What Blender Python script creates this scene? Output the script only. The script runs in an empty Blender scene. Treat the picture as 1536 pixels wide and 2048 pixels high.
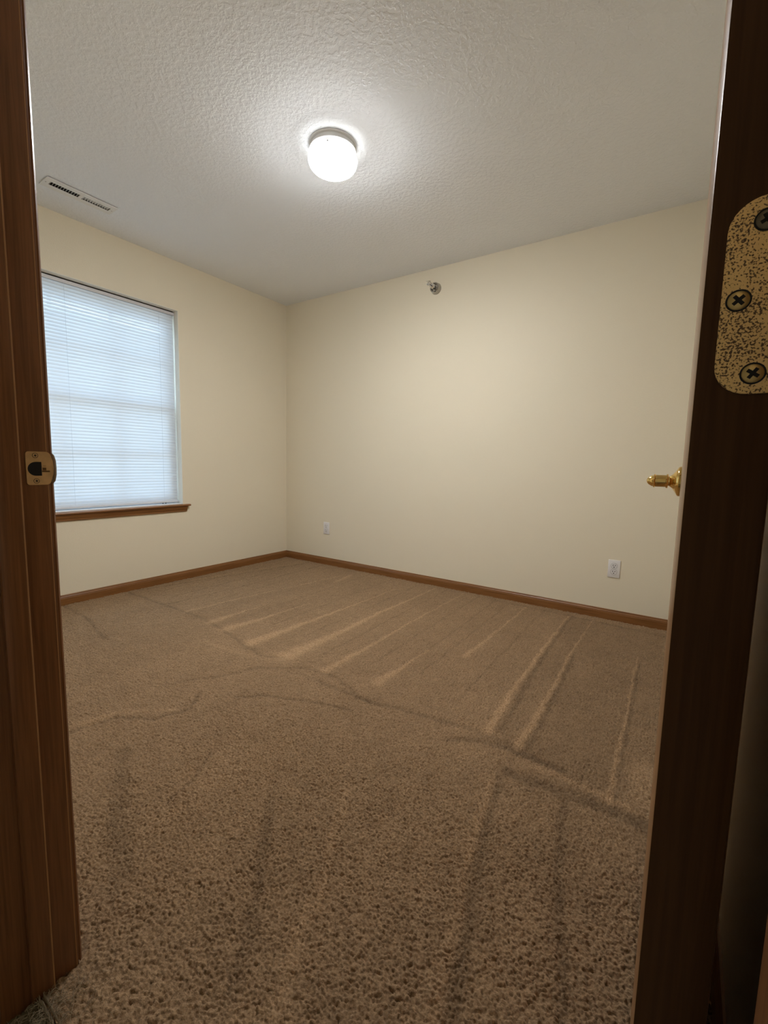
import bpy, bmesh, math, random
import numpy as np
from mathutils import Vector, Matrix

random.seed(7)
SC = bpy.context.scene
COL = SC.collection

# ------------------------------------------------------------------ camera
cam_data = bpy.data.cameras.new('camera')
cam = bpy.data.objects.new('camera', cam_data)
COL.objects.link(cam)
RT = Vector((0.8264172815, 0.5626164107, 0.0222991313))
DN = Vector((0.0799070865, -0.0779872474, -0.9937468726))
FW = Vector((-0.5573592507, 0.8230314476, -0.1094070472))
m = Matrix((RT, -DN, -FW)).transposed().to_4x4()
m.translation = Vector((0.0, 0.0, 0.9678))
cam.matrix_world = m
cam_data.sensor_fit = 'HORIZONTAL'
cam_data.sensor_width = 36.0
cam_data.lens = 886.36 / 1536 * 36.0
cam_data.shift_x = -1.53 / 1536
cam_data.shift_y = -0.81 / 1536
cam_data.clip_start = 0.02
SC.camera = cam

# ------------------------------------------------------------------ daylight
world = bpy.data.worlds.new('overcast_sky')
SC.world = world
world.use_nodes = True
wn = world.node_tree.nodes
wl = world.node_tree.links
bg = wn['Background']
tc = wn.new('ShaderNodeTexCoord')
sep = wn.new('ShaderNodeSeparateXYZ')
ramp = wn.new('ShaderNodeValToRGB')
ramp.color_ramp.elements[0].position = 0.45
ramp.color_ramp.elements[0].color = (0.40, 0.46, 0.50, 1)
ramp.color_ramp.elements[1].position = 0.56
ramp.color_ramp.elements[1].color = (0.61, 0.785, 1.0, 1)
mr = wn.new('ShaderNodeMapRange')
mr.inputs['From Min'].default_value = -1
mr.inputs['From Max'].default_value = 1
wl.new(tc.outputs['Generated'], sep.inputs[0])
wl.new(sep.outputs['Z'], mr.inputs['Value'])
wl.new(mr.outputs[0], ramp.inputs[0])
wl.new(ramp.outputs[0], bg.inputs['Color'])
bg.inputs['Strength'].default_value = 5.0

LAMP_BOTTOM, LAMP_SIDE = 240.0, 3.8      # an LED board under opal glass shines mostly downwards
LAMP_COLOR = (0.985, 0.99, 0.985)
# weak warm lamp further down the hallway
hl = bpy.data.lights.new('hallway_lamp', 'POINT')
hl.energy = 1.7
hl.color = (1.0, 0.64, 0.31)
hl.shadow_soft_size = 0.12
hlo = bpy.data.objects.new('hallway_lamp', hl)
hlo.location = (0.15, -1.05, 2.25)
COL.objects.link(hlo)

vs = SC.view_settings
vs.view_transform = 'Standard'
vs.look = 'None'
vs.exposure = 0.3
vs.gamma = 1.0
vs.use_curve_mapping = False

# ------------------------------------------------------------------ materials
def new_mat(name):
    mt = bpy.data.materials.new(name)
    mt.use_nodes = True
    nt = mt.node_tree
    return mt, nt, nt.nodes, nt.links, nt.nodes['Principled BSDF']

def plain(name, col, rough=0.5, metal=0.0, spec=0.5, var=0.0, scale=8.0):
    mt, nt, n, l, b = new_mat(name)
    b.inputs['Roughness'].default_value = rough
    b.inputs['Metallic'].default_value = metal
    b.inputs['Specular IOR Level'].default_value = spec
    if var:
        t = n.new('ShaderNodeTexCoord'); nz = n.new('ShaderNodeTexNoise')
        nz.inputs['Scale'].default_value = scale; nz.inputs['Detail'].default_value = 4
        l.new(t.outputs['Object'], nz.inputs['Vector'])
        mx = n.new('ShaderNodeMix'); mx.data_type = 'RGBA'
        mx.inputs[6].default_value = (*[c * (1 - var) for c in col], 1)
        mx.inputs[7].default_value = (*[min(1, c * (1 + var)) for c in col], 1)
        l.new(nz.outputs[0], mx.inputs[0]); l.new(mx.outputs[2], b.inputs['Base Color'])
    else:
        b.inputs['Base Color'].default_value = (*col, 1)
    return mt

def painted(name, col, scale, strength, dist, rough=0.7, detail=4, kind='noise', var=0.02):
    mt, nt, n, l, b = new_mat(name)
    b.inputs['Roughness'].default_value = rough
    b.inputs['Specular IOR Level'].default_value = 0.3
    t = n.new('ShaderNodeTexCoord')
    big = n.new('ShaderNodeTexNoise'); big.inputs['Scale'].default_value = 1.3
    l.new(t.outputs['Object'], big.inputs['Vector'])
    mx = n.new('ShaderNodeMix'); mx.data_type = 'RGBA'
    mx.inputs[6].default_value = (*[c * (1 - var) for c in col], 1)
    mx.inputs[7].default_value = (*[min(1, c * (1 + var)) for c in col], 1)
    l.new(big.outputs[0], mx.inputs[0]); l.new(mx.outputs[2], b.inputs['Base Color'])
    nz = n.new('ShaderNodeTexNoise'); nz.inputs['Scale'].default_value = scale
    nz.inputs['Detail'].default_value = detail; nz.inputs['Roughness'].default_value = 0.55
    l.new(t.outputs['Object'], nz.inputs['Vector'])
    src = nz.outputs[0]
    if kind == 'knockdown':
        cr = n.new('ShaderNodeValToRGB'); cr.color_ramp.interpolation = 'EASE'
        cr.color_ramp.elements[0].position = 0.40; cr.color_ramp.elements[1].position = 0.62
        l.new(src, cr.inputs[0]); src = cr.outputs[0]
    bp = n.new('ShaderNodeBump'); bp.inputs['Strength'].default_value = strength
    bp.inputs['Distance'].default_value = dist
    l.new(src, bp.inputs['Height']); l.new(bp.outputs[0], b.inputs['Normal'])
    return mt

def oak(name, axis, light, dark, rough=0.36):
    mt, nt, n, l, b = new_mat(name)
    b.inputs['Roughness'].default_value = rough
    b.inputs['Specular IOR Level'].default_value = 0.45
    t = n.new('ShaderNodeTexCoord'); mp = n.new('ShaderNodeMapping')
    sc = [170.0, 170.0, 170.0]; sc['xyz'.index(axis)] = 5.0
    mp.inputs['Scale'].default_value = sc
    l.new(t.outputs['Object'], mp.inputs['Vector'])
    nz = n.new('ShaderNodeTexNoise'); nz.inputs['Scale'].default_value = 1.0
    nz.inputs['Detail'].default_value = 6; nz.inputs['Roughness'].default_value = 0.6
    nz.inputs['Distortion'].default_value = 0.5
    l.new(mp.outputs[0], nz.inputs['Vector'])
    cr = n.new('ShaderNodeValToRGB')
    cr.color_ramp.elements[0].position = 0.32; cr.color_ramp.elements[0].color = (*dark, 1)
    cr.color_ramp.elements[1].position = 0.62; cr.color_ramp.elements[1].color = (*light, 1)
    l.new(nz.outputs[0], cr.inputs[0]); l.new(cr.outputs[0], b.inputs['Base Color'])
    bp = n.new('ShaderNodeBump'); bp.inputs['Strength'].default_value = 0.15
    bp.inputs['Distance'].default_value = 0.001
    l.new(nz.outputs[0], bp.inputs['Height']); l.new(bp.outputs[0], b.inputs['Normal'])
    return mt

M = {}
M['wall'] = painted('cream_wall_paint', (0.795, 0.725, 0.578), 130, 0.25, 0.002, rough=0.6)
M['ceiling'] = painted('knockdown_ceiling', (0.86, 0.885, 0.925), 52, 0.28, 0.004, rough=0.8, kind='knockdown', detail=3)
M['reveal'] = painted('white_reveal_paint', (0.82, 0.79, 0.70), 130, 0.2, 0.002)
OL, OD = (0.26, 0.113, 0.034), (0.165, 0.066, 0.018)
for a in 'xyz':
    M['oak_' + a] = oak('stained_oak_' + a, a, OL, OD)
M['jamb'] = oak('door_frame_oak', 'z', (0.225, 0.092, 0.033), (0.135, 0.053, 0.017))
M['door'] = oak('door_oak_veneer', 'z', (0.36, 0.19, 0.08), (0.25, 0.12, 0.045), rough=0.33)
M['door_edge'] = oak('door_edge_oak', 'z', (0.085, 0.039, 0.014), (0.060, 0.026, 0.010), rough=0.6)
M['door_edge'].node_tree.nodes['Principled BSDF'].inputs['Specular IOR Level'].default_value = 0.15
M['white'] = plain('white_enamel', (0.80, 0.80, 0.79), 0.4)
M['ivory'] = plain('white_plastic', (0.78, 0.76, 0.76), 0.35)
M['vinyl'] = plain('white_vinyl', (0.80, 0.81, 0.82), 0.4)
M['rail'] = plain('blind_rail_metal', (0.62, 0.61, 0.63), 0.4)
M['dark'] = plain('painted_shadow', (0.012, 0.011, 0.012), 0.8)
M['slot'] = plain('socket_slot', (0.02, 0.018, 0.016), 0.6)
M['cord'] = plain('blind_cord', (0.8, 0.8, 0.8), 0.8)
M['brass'] = plain('polished_brass', (0.80, 0.56, 0.20), 0.12, 1.0, var=0.05)
M['chrome'] = plain('chrome', (0.78, 0.77, 0.75), 0.14, 1.0, var=0.05)
M['steel'] = plain('dull_steel', (0.50, 0.48, 0.45), 0.3, 1.0, var=0.1)
M['strike'] = plain('aged_brass_strike', (0.66, 0.45, 0.22), 0.42, 0.3, var=0.3, scale=60)
M['strike_dark'] = plain('strike_shadow_metal', (0.14, 0.085, 0.04), 0.45, 0.7)
M['dull_screw'] = plain('blackened_screw', (0.20, 0.16, 0.11), 0.45, 0.6, var=0.3, scale=300)
M['dull_chrome'] = plain('dull_chrome', (0.44, 0.42, 0.39), 0.22, 1.0, var=0.15, scale=60)
M['screw'] = plain('brass_screw', (0.62, 0.46, 0.19), 0.38, 0.7, var=0.25, scale=300)

def tarnished():
    mt, nt, n, l, b = new_mat('tarnished_brass')
    t = n.new('ShaderNodeTexCoord')
    n1 = n.new('ShaderNodeTexNoise'); n1.inputs['Scale'].default_value = 900; n1.inputs['Detail'].default_value = 2
    n2 = n.new('ShaderNodeTexNoise'); n2.inputs['Scale'].default_value = 55; n2.inputs['Detail'].default_value = 2
    for q in (n1, n2): l.new(t.outputs['Object'], q.inputs['Vector'])
    ad = n.new('ShaderNodeMath'); ad.operation = 'MULTIPLY_ADD'
    ad.inputs[1].default_value = 0.35
    l.new(n2.outputs[0], ad.inputs[0]); l.new(n1.outputs[0], ad.inputs[2])
    cr = n.new('ShaderNodeValToRGB')
    cr.color_ramp.elements[0].position = 0.70; cr.color_ramp.elements[0].color = (0, 0, 0, 1)
    cr.color_ramp.elements[1].position = 0.79; cr.color_ramp.elements[1].color = (1, 1, 1, 1)
    l.new(ad.outputs[0], cr.inputs[0])
    mx = n.new('ShaderNodeMix'); mx.data_type = 'RGBA'
    mx.inputs[6].default_value = (0.80, 0.56, 0.25, 1)
    mx.inputs[7].default_value = (0.115, 0.058, 0.02, 1)
    l.new(cr.outputs[0], mx.inputs[0]); l.new(mx.outputs[2], b.inputs['Base Color'])
    me = n.new('ShaderNodeMapRange'); me.inputs['To Min'].default_value = 0.75; me.inputs['To Max'].default_value = 0.0
    l.new(cr.outputs[0], me.inputs['Value']); l.new(me.outputs[0], b.inputs['Metallic'])
    b.inputs['Roughness'].default_value = 0.46
    bp = n.new('ShaderNodeBump'); bp.inputs['Strength'].default_value = 0.25; bp.inputs['Distance'].default_value = 0.0004
    bp.invert = True
    l.new(cr.outputs[0], bp.inputs['Height']); l.new(bp.outputs[0], b.inputs['Normal'])
    return mt
M['hinge'] = tarnished()

def slat_material():
    mt, nt, n, l, b = new_mat('translucent_slat_vinyl')
    b.inputs['Base Color'].default_value = (0.84, 0.85, 0.86, 1)
    b.inputs['Roughness'].default_value = 0.35
    tr = n.new('ShaderNodeBsdfTranslucent'); tr.inputs['Color'].default_value = (0.80, 0.845, 0.88, 1)
    mx = n.new('ShaderNodeMixShader'); mx.inputs[0].default_value = 0.40
    l.new(b.outputs[0], mx.inputs[1]); l.new(tr.outputs[0], mx.inputs[2])
    l.new(mx.outputs[0], n['Material Output'].inputs['Surface'])
    return mt
M['slat'] = slat_material()

def pane_material():
    mt, nt, n, l, b = new_mat('window_glass')
    n.remove(b)
    tr = n.new('ShaderNodeBsdfTransparent'); tr.inputs['Color'].default_value = (0.93, 0.96, 0.96, 1)
    gl = n.new('ShaderNodeBsdfGlossy'); gl.inputs['Roughness'].default_value = 0.02
    mx = n.new('ShaderNodeMixShader'); mx.inputs[0].default_value = 0.06
    l.new(tr.outputs[0], mx.inputs[1]); l.new(gl.outputs[0], mx.inputs[2])
    l.new(mx.outputs[0], n['Material Output'].inputs['Surface'])
    return mt
M['glass'] = pane_material()

def lamp_glass():
    mt, nt, n, l, b = new_mat('lit_opal_glass')
    b.inputs['Base Color'].default_value = (0.9, 0.9, 0.88, 1)
    b.inputs['Emission Color'].default_value = (*LAMP_COLOR, 1)
    g = n.new('ShaderNodeNewGeometry'); sp_ = n.new('ShaderNodeSeparateXYZ')
    l.new(g.outputs['True Normal'], sp_.inputs[0])
    e = n.new('ShaderNodeMapRange'); e.interpolation_type = 'SMOOTHSTEP'
    e.inputs['From Min'].default_value = -0.35; e.inputs['From Max'].default_value = -0.97
    e.inputs['To Min'].default_value = LAMP_SIDE; e.inputs['To Max'].default_value = LAMP_BOTTOM
    l.new(sp_.outputs['Z'], e.inputs['Value']); l.new(e.outputs[0], b.inputs['Emission Strength'])
    return mt
M['lamp'] = lamp_glass()

def carpet_material():
    mt, nt, n, l, b = new_mat('brown_cut_pile')
    b.inputs['Roughness'].default_value = 0.95
    b.inputs['Specular IOR Level'].default_value = 0.1
    b.inputs['Sheen Weight'].default_value = 0.25
    b.inputs['Sheen Roughness'].default_value = 0.5
    b.inputs['Sheen Tint'].default_value = (0.85, 0.66, 0.48, 1)
    t = n.new('ShaderNodeTexCoord')
    n1 = n.new('ShaderNodeTexNoise'); n1.inputs['Scale'].default_value = 190; n1.inputs['Detail'].default_value = 3
    l.new(t.outputs['Object'], n1.inputs['Vector'])
    n2 = n.new('ShaderNodeTexNoise'); n2.inputs['Scale'].default_value = 2.2; n2.inputs['Detail'].default_value = 2
    l.new(t.outputs['Object'], n2.inputs['Vector'])
    cr = n.new('ShaderNodeValToRGB')
    cr.color_ramp.elements[0].position = 0.28; cr.color_ramp.elements[0].color = (0.158, 0.097, 0.051, 1)
    cr.color_ramp.elements[1].position = 0.72; cr.color_ramp.elements[1].color = (0.385, 0.254, 0.148, 1)
    l.new(n1.outputs[0], cr.inputs[0])
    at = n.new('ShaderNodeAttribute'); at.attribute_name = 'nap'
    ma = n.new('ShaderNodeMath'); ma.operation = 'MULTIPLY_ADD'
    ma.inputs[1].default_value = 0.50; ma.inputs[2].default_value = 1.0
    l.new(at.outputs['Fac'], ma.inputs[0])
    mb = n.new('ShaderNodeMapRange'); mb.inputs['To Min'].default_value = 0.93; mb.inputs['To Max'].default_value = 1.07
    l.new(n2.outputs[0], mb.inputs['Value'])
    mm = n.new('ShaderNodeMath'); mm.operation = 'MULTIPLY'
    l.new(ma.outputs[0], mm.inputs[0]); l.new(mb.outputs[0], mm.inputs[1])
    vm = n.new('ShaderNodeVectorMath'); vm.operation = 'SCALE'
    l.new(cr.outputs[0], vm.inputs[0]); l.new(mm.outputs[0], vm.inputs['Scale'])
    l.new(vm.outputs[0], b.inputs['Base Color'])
    nb = n.new('ShaderNodeTexNoise'); nb.inputs['Scale'].default_value = 420; nb.inputs['Detail'].default_value = 3
    l.new(t.outputs['Object'], nb.inputs['Vector'])
    bp = n.new('ShaderNodeBump'); bp.inputs['Strength'].default_value = 0.6; bp.inputs['Distance'].default_value = 0.003
    l.new(nb.outputs[0], bp.inputs['Height']); l.new(bp.outputs[0], b.inputs['Normal'])
    return mt
M['carpet'] = carpet_material()
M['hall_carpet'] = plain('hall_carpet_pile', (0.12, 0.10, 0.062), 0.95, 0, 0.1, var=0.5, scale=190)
M['fibre'] = plain('loose_carpet_fibre', (0.34, 0.27, 0.18), 0.9, var=0.3, scale=40)

# ------------------------------------------------------------------ builders
WORLD_LOC = {}

def box(bm, x0, x1, y0, y1, z0, z1, bev=0.0, seg=1):
    r = bmesh.ops.create_cube(bm, size=1.0)
    vs_ = r['verts']
    for v in vs_:
        v.co = Vector(((x0 + x1) / 2 + v.co.x * (x1 - x0), (y0 + y1) / 2 + v.co.y * (y1 - y0), (z0 + z1) / 2 + v.co.z * (z1 - z0)))
    if bev:
        es = {e for v in vs_ for e in v.link_edges}
        bmesh.ops.bevel(bm, geom=list(es), offset=bev, segments=seg, profile=0.5, affect='EDGES')
    return vs_

def prism(bm, pts, vec):
    """closed polygon (3-D points) pushed along vec"""
    a = [bm.verts.new(p) for p in pts]
    b = [bm.verts.new(Vector(p) + Vector(vec)) for p in pts]
    n = len(pts)
    fs = [bm.faces.new(a), bm.faces.new(list(reversed(b)))]
    for i in range(n):
        fs.append(bm.faces.new((a[i], b[i], b[(i + 1) % n], a[(i + 1) % n])))
    bmesh.ops.recalc_face_normals(bm, faces=fs)
    return a + b

def lathe(bm, prof, origin, axis, seg=32, up=(0, 0, 1)):
    """prof: (radius, distance along axis) pairs"""
    ax = Vector(axis).normalized(); o = Vector(origin)
    u = Vector(up)
    if abs(u.dot(ax)) > 0.9: u = Vector((1, 0, 0))
    e1 = (u - ax * u.dot(ax)).normalized(); e2 = ax.cross(e1)
    rings = []; out = []
    for r, t in prof:
        if r < 1e-6:
            v = bm.verts.new(o + ax * t); rings.append([v]); out.append(v)
        else:
            ring = [bm.verts.new(o + ax * t + (e1 * math.cos(2 * math.pi * k / seg) + e2 * math.sin(2 * math.pi * k / seg)) * r) for k in range(seg)]
            rings.append(ring); out += ring
    fs = []
    for A, B in zip(rings, rings[1:]):
        for k in range(seg):
            k2 = (k + 1) % seg
            if len(A) == 1 and len(B) == 1: continue
            if len(A) == 1: fs.append(bm.faces.new((A[0], B[k], B[k2])))
            elif len(B) == 1: fs.append(bm.faces.new((A[k], A[k2], B[0])))
            else: fs.append(bm.faces.new((A[k], A[k2], B[k2], B[k])))
    bmesh.ops.recalc_face_normals(bm, faces=fs)
    return out

def tube(bm, pts, r, seg=8):
    pts = [Vector(p) for p in pts]
    rings = []
    for i, p in enumerate(pts):
        d = (pts[min(i + 1, len(pts) - 1)] - pts[max(i - 1, 0)]).normalized()
        u = Vector((0, 0, 1)) if abs(d.z) < 0.9 else Vector((1, 0, 0))
        e1 = (u - d * u.dot(d)).normalized(); e2 = d.cross(e1)
        rings.append([bm.verts.new(p + (e1 * math.cos(2 * math.pi * k / seg) + e2 * math.sin(2 * math.pi * k / seg)) * r) for k in range(seg)])
    fs = []
    for A, B in zip(rings, rings[1:]):
        for k in range(seg):
            fs.append(bm.faces.new((A[k], A[(k + 1) % seg], B[(k + 1) % seg], B[k])))
    fs.append(bm.faces.new(list(reversed(rings[0])))); fs.append(bm.faces.new(rings[-1]))
    bmesh.ops.recalc_face_normals(bm, faces=fs)

def obj(name, bm, mat, parent=None, smooth=False, origin=None, label=None):
    """bm is in world coordinates; the object's origin goes to its centre (or origin)."""
    if isinstance(bm, list):
        pass
    xs = [v.co for v in bm.verts]
    if origin is None:
        lo = Vector([min(c[i] for c in xs) for i in range(3)]); hi = Vector([max(c[i] for c in xs) for i in range(3)])
        origin = (lo + hi) / 2
    origin = Vector(origin)
    for v in bm.verts: v.co -= origin
    me = bpy.data.meshes.new(name)
    bm.to_mesh(me); bm.free()
    me.materials.append(mat)
    if smooth:
        me.polygons.foreach_set('use_smooth', [True] * len(me.polygons))
        try: me.set_sharp_from_angle(angle=math.radians(35))
        except Exception: pass
    o = bpy.data.objects.new(name, me)
    COL.objects.link(o)
    place(o, origin, parent)
    if label: o['label'] = label
    return o

def place(o, origin, parent):
    WORLD_LOC[o.name] = Vector(origin)
    if parent is not None:
        o.parent = parent
        o.location = Vector(origin) - WORLD_LOC[parent.name]
    else:
        o.location = origin

def empty(name, loc):
    o = bpy.data.objects.new(name, None)
    o.empty_display_size = 0.05
    COL.objects.link(o)
    place(o, Vector(loc), None)
    return o

def tag(o, label, cat, group=None, kind=None):
    o['label'] = label; o['category'] = cat
    if group: o['group'] = group
    if kind: o['kind'] = kind
    return o

def copy_at(src, origin, parent, mat=None):
    c = src.copy(); COL.objects.link(c)
    place(c, origin, parent)
    return c

# ------------------------------------------------------------------ room dimensions (metres)
XW, YB, XR, YF = -3.304, 3.116, 0.126, 0.304     # window wall, far wall, wall behind the door, door wall
H = 2.44
HALL = 0.188                                     # hall face of the door wall
XJ, XH = -0.893, 0.058                           # latch jamb face, hinge jamb face
WY0, WY1, WZ0, WZ1 = 0.79, 2.011, 0.604, 2.085   # window opening

# floor slab
bm = bmesh.new(); box(bm, XW - .2, 1.6, -1.7, YB + .15, -.12, -.022)
tag(obj('floor', bm, plain('subfloor', (0.25, 0.2, 0.15), 0.9, var=.1)), 'flat floor slab hidden under the brown carpet', 'floor', kind='structure')

# ceiling, with an opening for the air duct
VX0, VX1, VY0, VY1 = -3.013, -2.955, 1.085, 1.405
bm = bmesh.new()
box(bm, XW - .2, VX0, HALL, YB + .15, H, H + .12)
box(bm, VX1, XR + .15, HALL, YB + .15, H, H + .12)
box(bm, VX0, VX1, HALL, VY0, H, H + .12)
box(bm, VX0, VX1, VY1, YB + .15, H, H + .12)
tag(obj('ceiling', bm, M['ceiling'], origin=(0, 0, H)), 'white textured bedroom ceiling around the round lit lamp', 'ceiling', kind='structure')

# walls
bm = bmesh.new()
T = .16
box(bm, XW - T, XW, HALL, WY0, -.05, H)
box(bm, XW - T, XW, WY1, YB + T, -.05, H)
box(bm, XW - T, XW, WY0, WY1, -.05, WZ0)
box(bm, XW - T, XW, WY0, WY1, WZ1, H)
wl_ = tag(obj('wall_left', bm, M['wall'], origin=(XW, 1.6, 0)), 'cream painted wall holding the window with closed blinds', 'wall', kind='structure')
bm = bmesh.new()      # painted return of the window recess
box(bm, XW - .10, XW - .0005, WY1 - .004, WY1 + .001, WZ0, WZ1)
box(bm, XW - .10, XW - .0005, WY0 - .001, WY0 + .004, WZ0, WZ1)
box(bm, XW - .10, XW - .0005, WY0, WY1, WZ1 - .004, WZ1 + .001)
obj('window_return', bm, M['reveal'], wl_)
bm = bmesh.new(); box(bm, XW - .0, XR + T, YB, YB + T, -.05, H)
tag(obj('wall_back', bm, M['wall'], origin=(-1.5, YB, 0)), 'long cream wall with sprinkler near the ceiling and two outlets', 'wall', kind='structure')
bm = bmesh.new(); box(bm, XR, XR + T, YF - .0, YB, -.05, H)
tag(obj('wall_right', bm, M['wall'], origin=(XR, 1.6, 0)), 'dark cream wall seen in the gap behind the open door', 'wall', kind='structure')
bm = bmesh.new(); box(bm, XW, XJ - .018, HALL, YF, -.05, H)
tag(obj('wall_front', bm, M['wall'], origin=(-2, YF, 0)), 'cream wall beside the latch side of the doorway', 'wall', kind='structure')
bm = bmesh.new(); box(bm, XH + .018, XR + T, HALL, YF, -.05, H)
tag(obj('wall_front', bm, M['wall'], origin=(.1, YF, 0)), 'narrow wall on the hinge side of the doorway', 'wall', kind='structure')
bm = bmesh.new(); box(bm, XJ - .018, XH + .018, HALL, YF, 2.068, H)
tag(obj('wall_front', bm, M['wall'], origin=(-.4, YF, 2.3)), 'cream wall above the doorway', 'wall', kind='structure')
# hallway shell the camera stands in
hw = plain('hall_wall_paint', (0.55, 0.47, 0.34), 0.7, var=.02)
bm = bmesh.new()
box(bm, -1.75, -1.6, -1.7, HALL, -.05, H); box(bm, 1.1, 1.25, -1.7, HALL, -.05, H)
box(bm, -1.75, 1.25, -1.85, -1.7, -.05, H)
tag(obj('wall_hall', bm, hw), 'hallway walls behind the viewer', 'wall', kind='structure')
bm = bmesh.new(); box(bm, -1.75, 1.25, -1.85, HALL, H, H + .1)
tag(obj('ceiling_hall', bm, plain('hall_ceiling_paint', (.7, .68, .62), .8, var=.02)), 'plain hallway ceiling behind the viewer', 'ceiling', kind='structure')

# baseboards
def base_profile(along, a0, a1, wall, sign, name, label):
    """profile (offset from wall, height), pushed along an axis"""
    prof = [(0, -.018), (.012, -.018), (.012, .040), (.0105, .0435), (.0115, .047), (.0085, .053), (.0065, .0555), (.0068, .060), (.005, .0635), (0, .0635)]
    bm = bmesh.new()
    if along == 'y':
        prism(bm, [(wall + sign * d, a0, z) for d, z in prof], (0, a1 - a0, 0))
    else:
        prism(bm, [(a0, wall + sign * d, z) for d, z in prof], (a1 - a0, 0, 0))
    return tag(obj(name, bm, M['oak_' + along]), label, 'baseboard', kind='structure')
base_profile('y', YF, YB, XW, 1, 'baseboard_left', 'brown oak baseboard under the window wall')
base_profile('x', XW + .012, XR, YB, -1, 'baseboard_back', 'brown oak baseboard along the long outlet wall')
base_profile('y', YF, YB - .012, XR, -1, 'baseboard_right', 'oak baseboard in the dark gap behind the open door')
base_profile('x', XW + .012, XJ - .064, YF, 1, 'baseboard_front', 'oak baseboard beside the doorway on the room side')

# ------------------------------------------------------------------ door frame
fr = tag(empty('trim_1', (XJ, YF, 0)), 'dark oak door frame with strike plate on its latch side', 'door frame', kind='structure')
bm = bmesh.new(); box(bm, XJ - .018, XJ, HALL - .002, YF, -.02, 2.05, .0022, 2)
obj('jamb', bm, M['jamb'], fr, smooth=True)
bm = bmesh.new(); box(bm, XH, XH + .018, HALL - .002, YF, -.02, 2.05, .0022, 2)
obj('jamb', bm, M['jamb'], fr, smooth=True)
bm = bmesh.new(); box(bm, XJ - .018, XH + .018, HALL - .002, YF, 2.05, 2.068, .002)
obj('head_jamb', bm, M['oak_x'], fr)
bm = bmesh.new(); box(bm, XJ, XJ + .010, .2275, .2615, -.02, 2.05, .0025, 2)
obj('door_stop', bm, M['jamb'], fr, smooth=True)
bm = bmesh.new(); box(bm, XH - .010, XH, .2275, .2615, -.02, 2.05, .0025, 2)
obj('door_stop', bm, M['jamb'], fr, smooth=True)
bm = bmesh.new(); box(bm, XJ + .010, XH - .010, .2275, .2615, 2.04, 2.05, .002)
obj('door_stop', bm, M['oak_x'], fr)
def casing_z(xin, s, y0, s2):
    # inner edge thin and rounded, thicker towards the outside
    pr = [(0, 0), (0, .0045), (.003, .0075), (.012, .009), (.030, .011), (.045, .015), (.055, .016), (.057, .013), (.057, 0)]
    bm = bmesh.new(); prism(bm, [(xin + s * a, y0 + s2 * b, -.02) for a, b in pr], (0, 0, 2.075 + .02))
    return bm
for xin, s in ((XJ - .005, -1), (XH + .005, 1)):
    obj('casing', casing_z(xin, s, YF, 1), M['jamb'], fr, smooth=True)
    obj('casing', casing_z(xin, s, HALL, -1), M['jamb'], fr, smooth=True)
bm = bmesh.new(); box(bm, XJ - .062, XH + .0615, YF, YF + .014, 2.075, 2.132, .003); obj('casing', bm, M['oak_x'], fr)
bm = bmesh.new(); box(bm, XJ - .062, XH + .062, HALL - .014, HALL, 2.075, 2.132, .003); obj('casing', bm, M['oak_x'], fr)

# pale strips painting in the light caught along the latch-side arrises
M['glint'] = plain('painted_edge_glint', (0.42, 0.215, 0.09), 0.4, var=.25, scale=30)
bm = bmesh.new(); box(bm, XJ + .0075, XJ + .0104, .2596, .2619, -.02, 2.04, .0007); obj('edge_glint', bm, M['glint'], fr)
bm = bmesh.new(); box(bm, XJ - .0015, XJ + .0003, .2998, .3014, -.02, 2.05, .0003); obj('edge_glint', bm, M['glint'], fr)

# strike plate on the latch jamb (a part of the frame)
def flat_ring(bm, outer, inner, f, thick):
    """plate with one hole: outer and inner loops (same count) of 2-D points, f maps (u, v, depth) to 3-D"""
    n = len(outer)
    L = [[bm.verts.new(f(u, v, d)) for u, v in loop] for d in (0, thick) for loop in (outer, inner)]
    o0, i0, o1, i1 = L
    fs = []
    for k in range(n):
        j = (k + 1) % n
        fs += [bm.faces.new((o1[k], o1[j], i1[j], i1[k])), bm.faces.new((o0[k], i0[k], i0[j], o0[j])),
               bm.faces.new((o0[k], o0[j], o1[j], o1[k])), bm.faces.new((i0[k], i1[k], i1[j], i0[j]))]
    bmesh.ops.recalc_face_normals(bm, faces=fs)

def ray_loop(shape, centre, n):
    """n points where rays from centre leave the convex outline"""
    out = []
    for k in range(n):
        a = 2 * math.pi * k / n; d = (math.cos(a), math.sin(a)); best = 1e9
        for (x0, y0), (x1, y1) in zip(shape, shape[1:] + shape[:1]):
            ex, ey = x1 - x0, y1 - y0; den = d[0] * ey - d[1] * ex
            if abs(den) < 1e-12: continue
            t = ((x0 - centre[0]) * ey - (y0 - centre[1]) * ex) / den
            u = ((x0 - centre[0]) * d[1] - (y0 - centre[1]) * d[0]) / den
            if t > 0 and -1e-6 <= u <= 1 + 1e-6: best = min(best, t)
        out.append((centre[0] + d[0] * best, centre[1] + d[1] * best))
    return out

def arc(cx, cy, r, a0, a1, n=8):
    return [(cx + r * math.cos(math.radians(a0 + (a1 - a0) * k / n)), cy + r * math.sin(math.radians(a0 + (a1 - a0) * k / n))) for k in range(n + 1)]

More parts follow.
